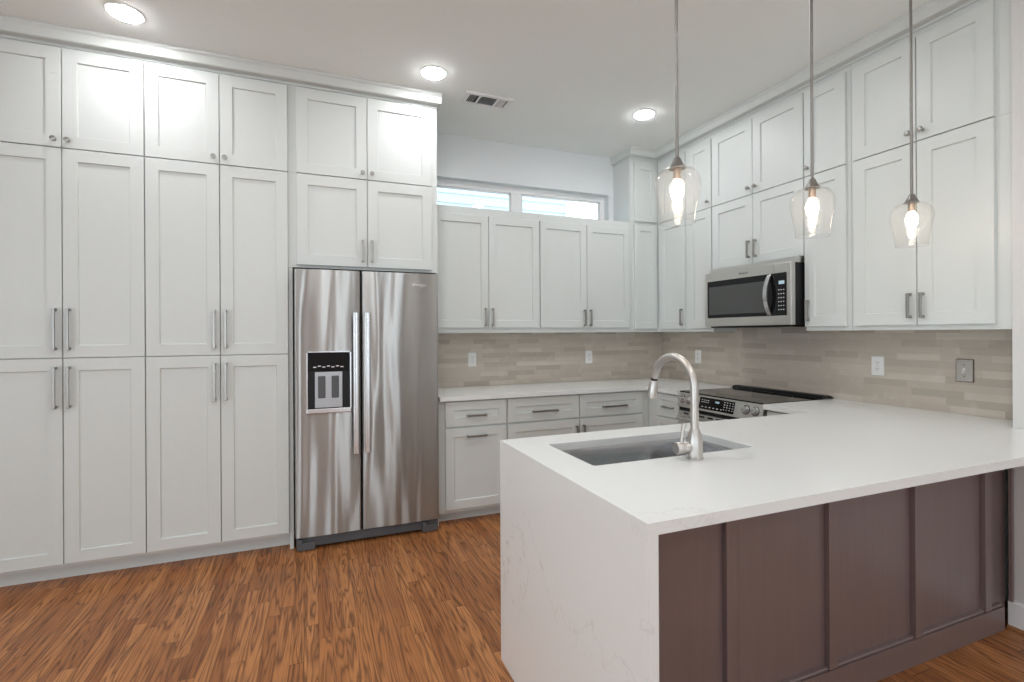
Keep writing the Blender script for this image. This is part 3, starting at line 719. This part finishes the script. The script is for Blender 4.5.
# ------------------------------------------------------------------ ceiling: recessed lights, air vent
def downlight(label, x_, y_):
    t = thing('recessed_light', label, 'ceiling light', (x_, y_, CEIL), 0, 'recessed ceiling lights')
    b = BM(); lathe(b, [(.088, 0), (.088, -.003), (.078, -.006), (.072, -.004), (.072, 0)], (0, 0, -.0005), (0, 0, 1), 40); link('trim_ring', b, 'trim', t, True)
    b = BM(); lathe(b, [(.0715, 0), (.0715, -.007), (.066, -.011), (.04, -.0135), (.001, -.0145)], (0, 0, -.001), (0, 0, 1), 40); link('lens', b, 'lamp', t, True)
downlight('lit round recessed ceiling light above the pantry cabinets', -.902, 3.125)
downlight('lit round recessed ceiling light nearest the air vent', .716, 3.13)
downlight('lit round recessed ceiling light near the corner of the range wall', 2.350, 3.147)
vn = thing('air_vent', 'white rectangular ceiling air vent with three louvre banks', 'vent', (1.155, 3.362, CEIL))
vw, vh = .176, .088
b = BM()
for q in ((-vw, vw, -vh, -.062), (-vw, vw, .062, vh), (-vw, -.142, -.062, .062), (.142, vw, -.062, .062), (-.073, -.061, -.062, .062), (.061, .073, -.062, .062)): box(b, q[0], q[1], q[2], q[3], -.012, -.0005, .0015)
link('frame', b, 'trim', vn)
link('duct', box(BM(), -.142, .142, -.062, .062, -.0015, -.0006), 'slot', vn)
def louvre(x0, x1, axis, tilt):
    b = BM()
    if axis == 'y':
        n = 9
        for k in range(n):
            y = -.056 + k * .014; prism(b, [(y, -.002), (y + .001, -.002), (y + .001 + tilt, -.008), (y + tilt, -.008)], lambda a, c, t: Vector((t, a, c)), x0, x1)
    else:
        n = int((x1 - x0) / .012)
        for k in range(n):
            xx = x0 + .004 + k * .012; prism(b, [(xx, -.002), (xx + .001, -.002), (xx + .001 + tilt, -.008), (xx + tilt, -.008)], lambda a, c, t: Vector((a, t, c)), -.062, .062)
    return b
link('louvre', louvre(-.142, -.073, 'x', -.006), 'trim', vn); link('louvre', louvre(-.061, .061, 'y', -.006), 'trim', vn); link('louvre', louvre(.073, .142, 'x', .006), 'trim', vn)

# ------------------------------------------------------------------ pendants over the peninsula
PYQ = 1.45
def pendant(label, x_):
    zb = 1.757
    t = thing('pendant_lamp', label, 'pendant lamp', (x_, PYQ, zb), 0, 'pendant lamps over the peninsula')
    top = CEIL - zb
    b = BM(); lathe(b, [(.062, 0), (.062, -.012), (.05, -.022), (.012, -.026)], (0, 0, top - .0005), (0, 0, 1), 28); link('canopy', b, 'nickel', t, True)
    b = BM(); lathe(b, [(.0058, .225), (.0058, top - .02)], (0, 0, 0), (0, 0, 1), 12); link('rod', b, 'rod', t, True)
    b = BM(); lathe(b, [(.0095, .236), (.013, .231), (.016, .222), (.026, .203), (.030, .199), (.030, .196), (.012, .196)], (0, 0, 0), (0, 0, 1), 24); link('socket_cap', b, 'rod', t, True)
    b = BM(); prof = [(.026, .1965), (.040, .194), (.061, .185), (.074, .168), (.0805, .148), (.0815, .128), (.078, .100), (.071, .065), (.065, .030), (.0620, .000)]
    lathe(b, prof, (0, 0, 0), (0, 0, 1), 40, False, False)
    lathe(b, [(.0620, .0), (.0637, -.0015), (.0620, -.003), (.0603, -.0015), (.0620, .0)], (0, 0, 0), (0, 0, 1), 40, False, False)
    link('glass_shade', b, 'shade', t, True)
    b = BM(); lathe(b, [(.014, .1955), (.014, .160), (.012, .156)], (0, 0, 0), (0, 0, 1), 18); sc_ = link('socket', b, 'brass', t, True)
    b = BM(); lathe(b, [(.011, .156), (.016, .146), (.0225, .130), (.0245, .116), (.021, .098), (.014, .080), (.012, .060), (.010, .038), (.002, .034)], (0, 0, 0), (0, 0, 1), 20); link('bulb', b, 'bulb', t, True)
    return t
pendant('clear glass pendant lamp hanging before the corner cabinets, above the faucet', 1.226)
pendant('clear glass pendant lamp hanging in the middle of the three', 1.921)
pendant('clear glass pendant lamp nearest the pier, before the wide double doors', 2.575)
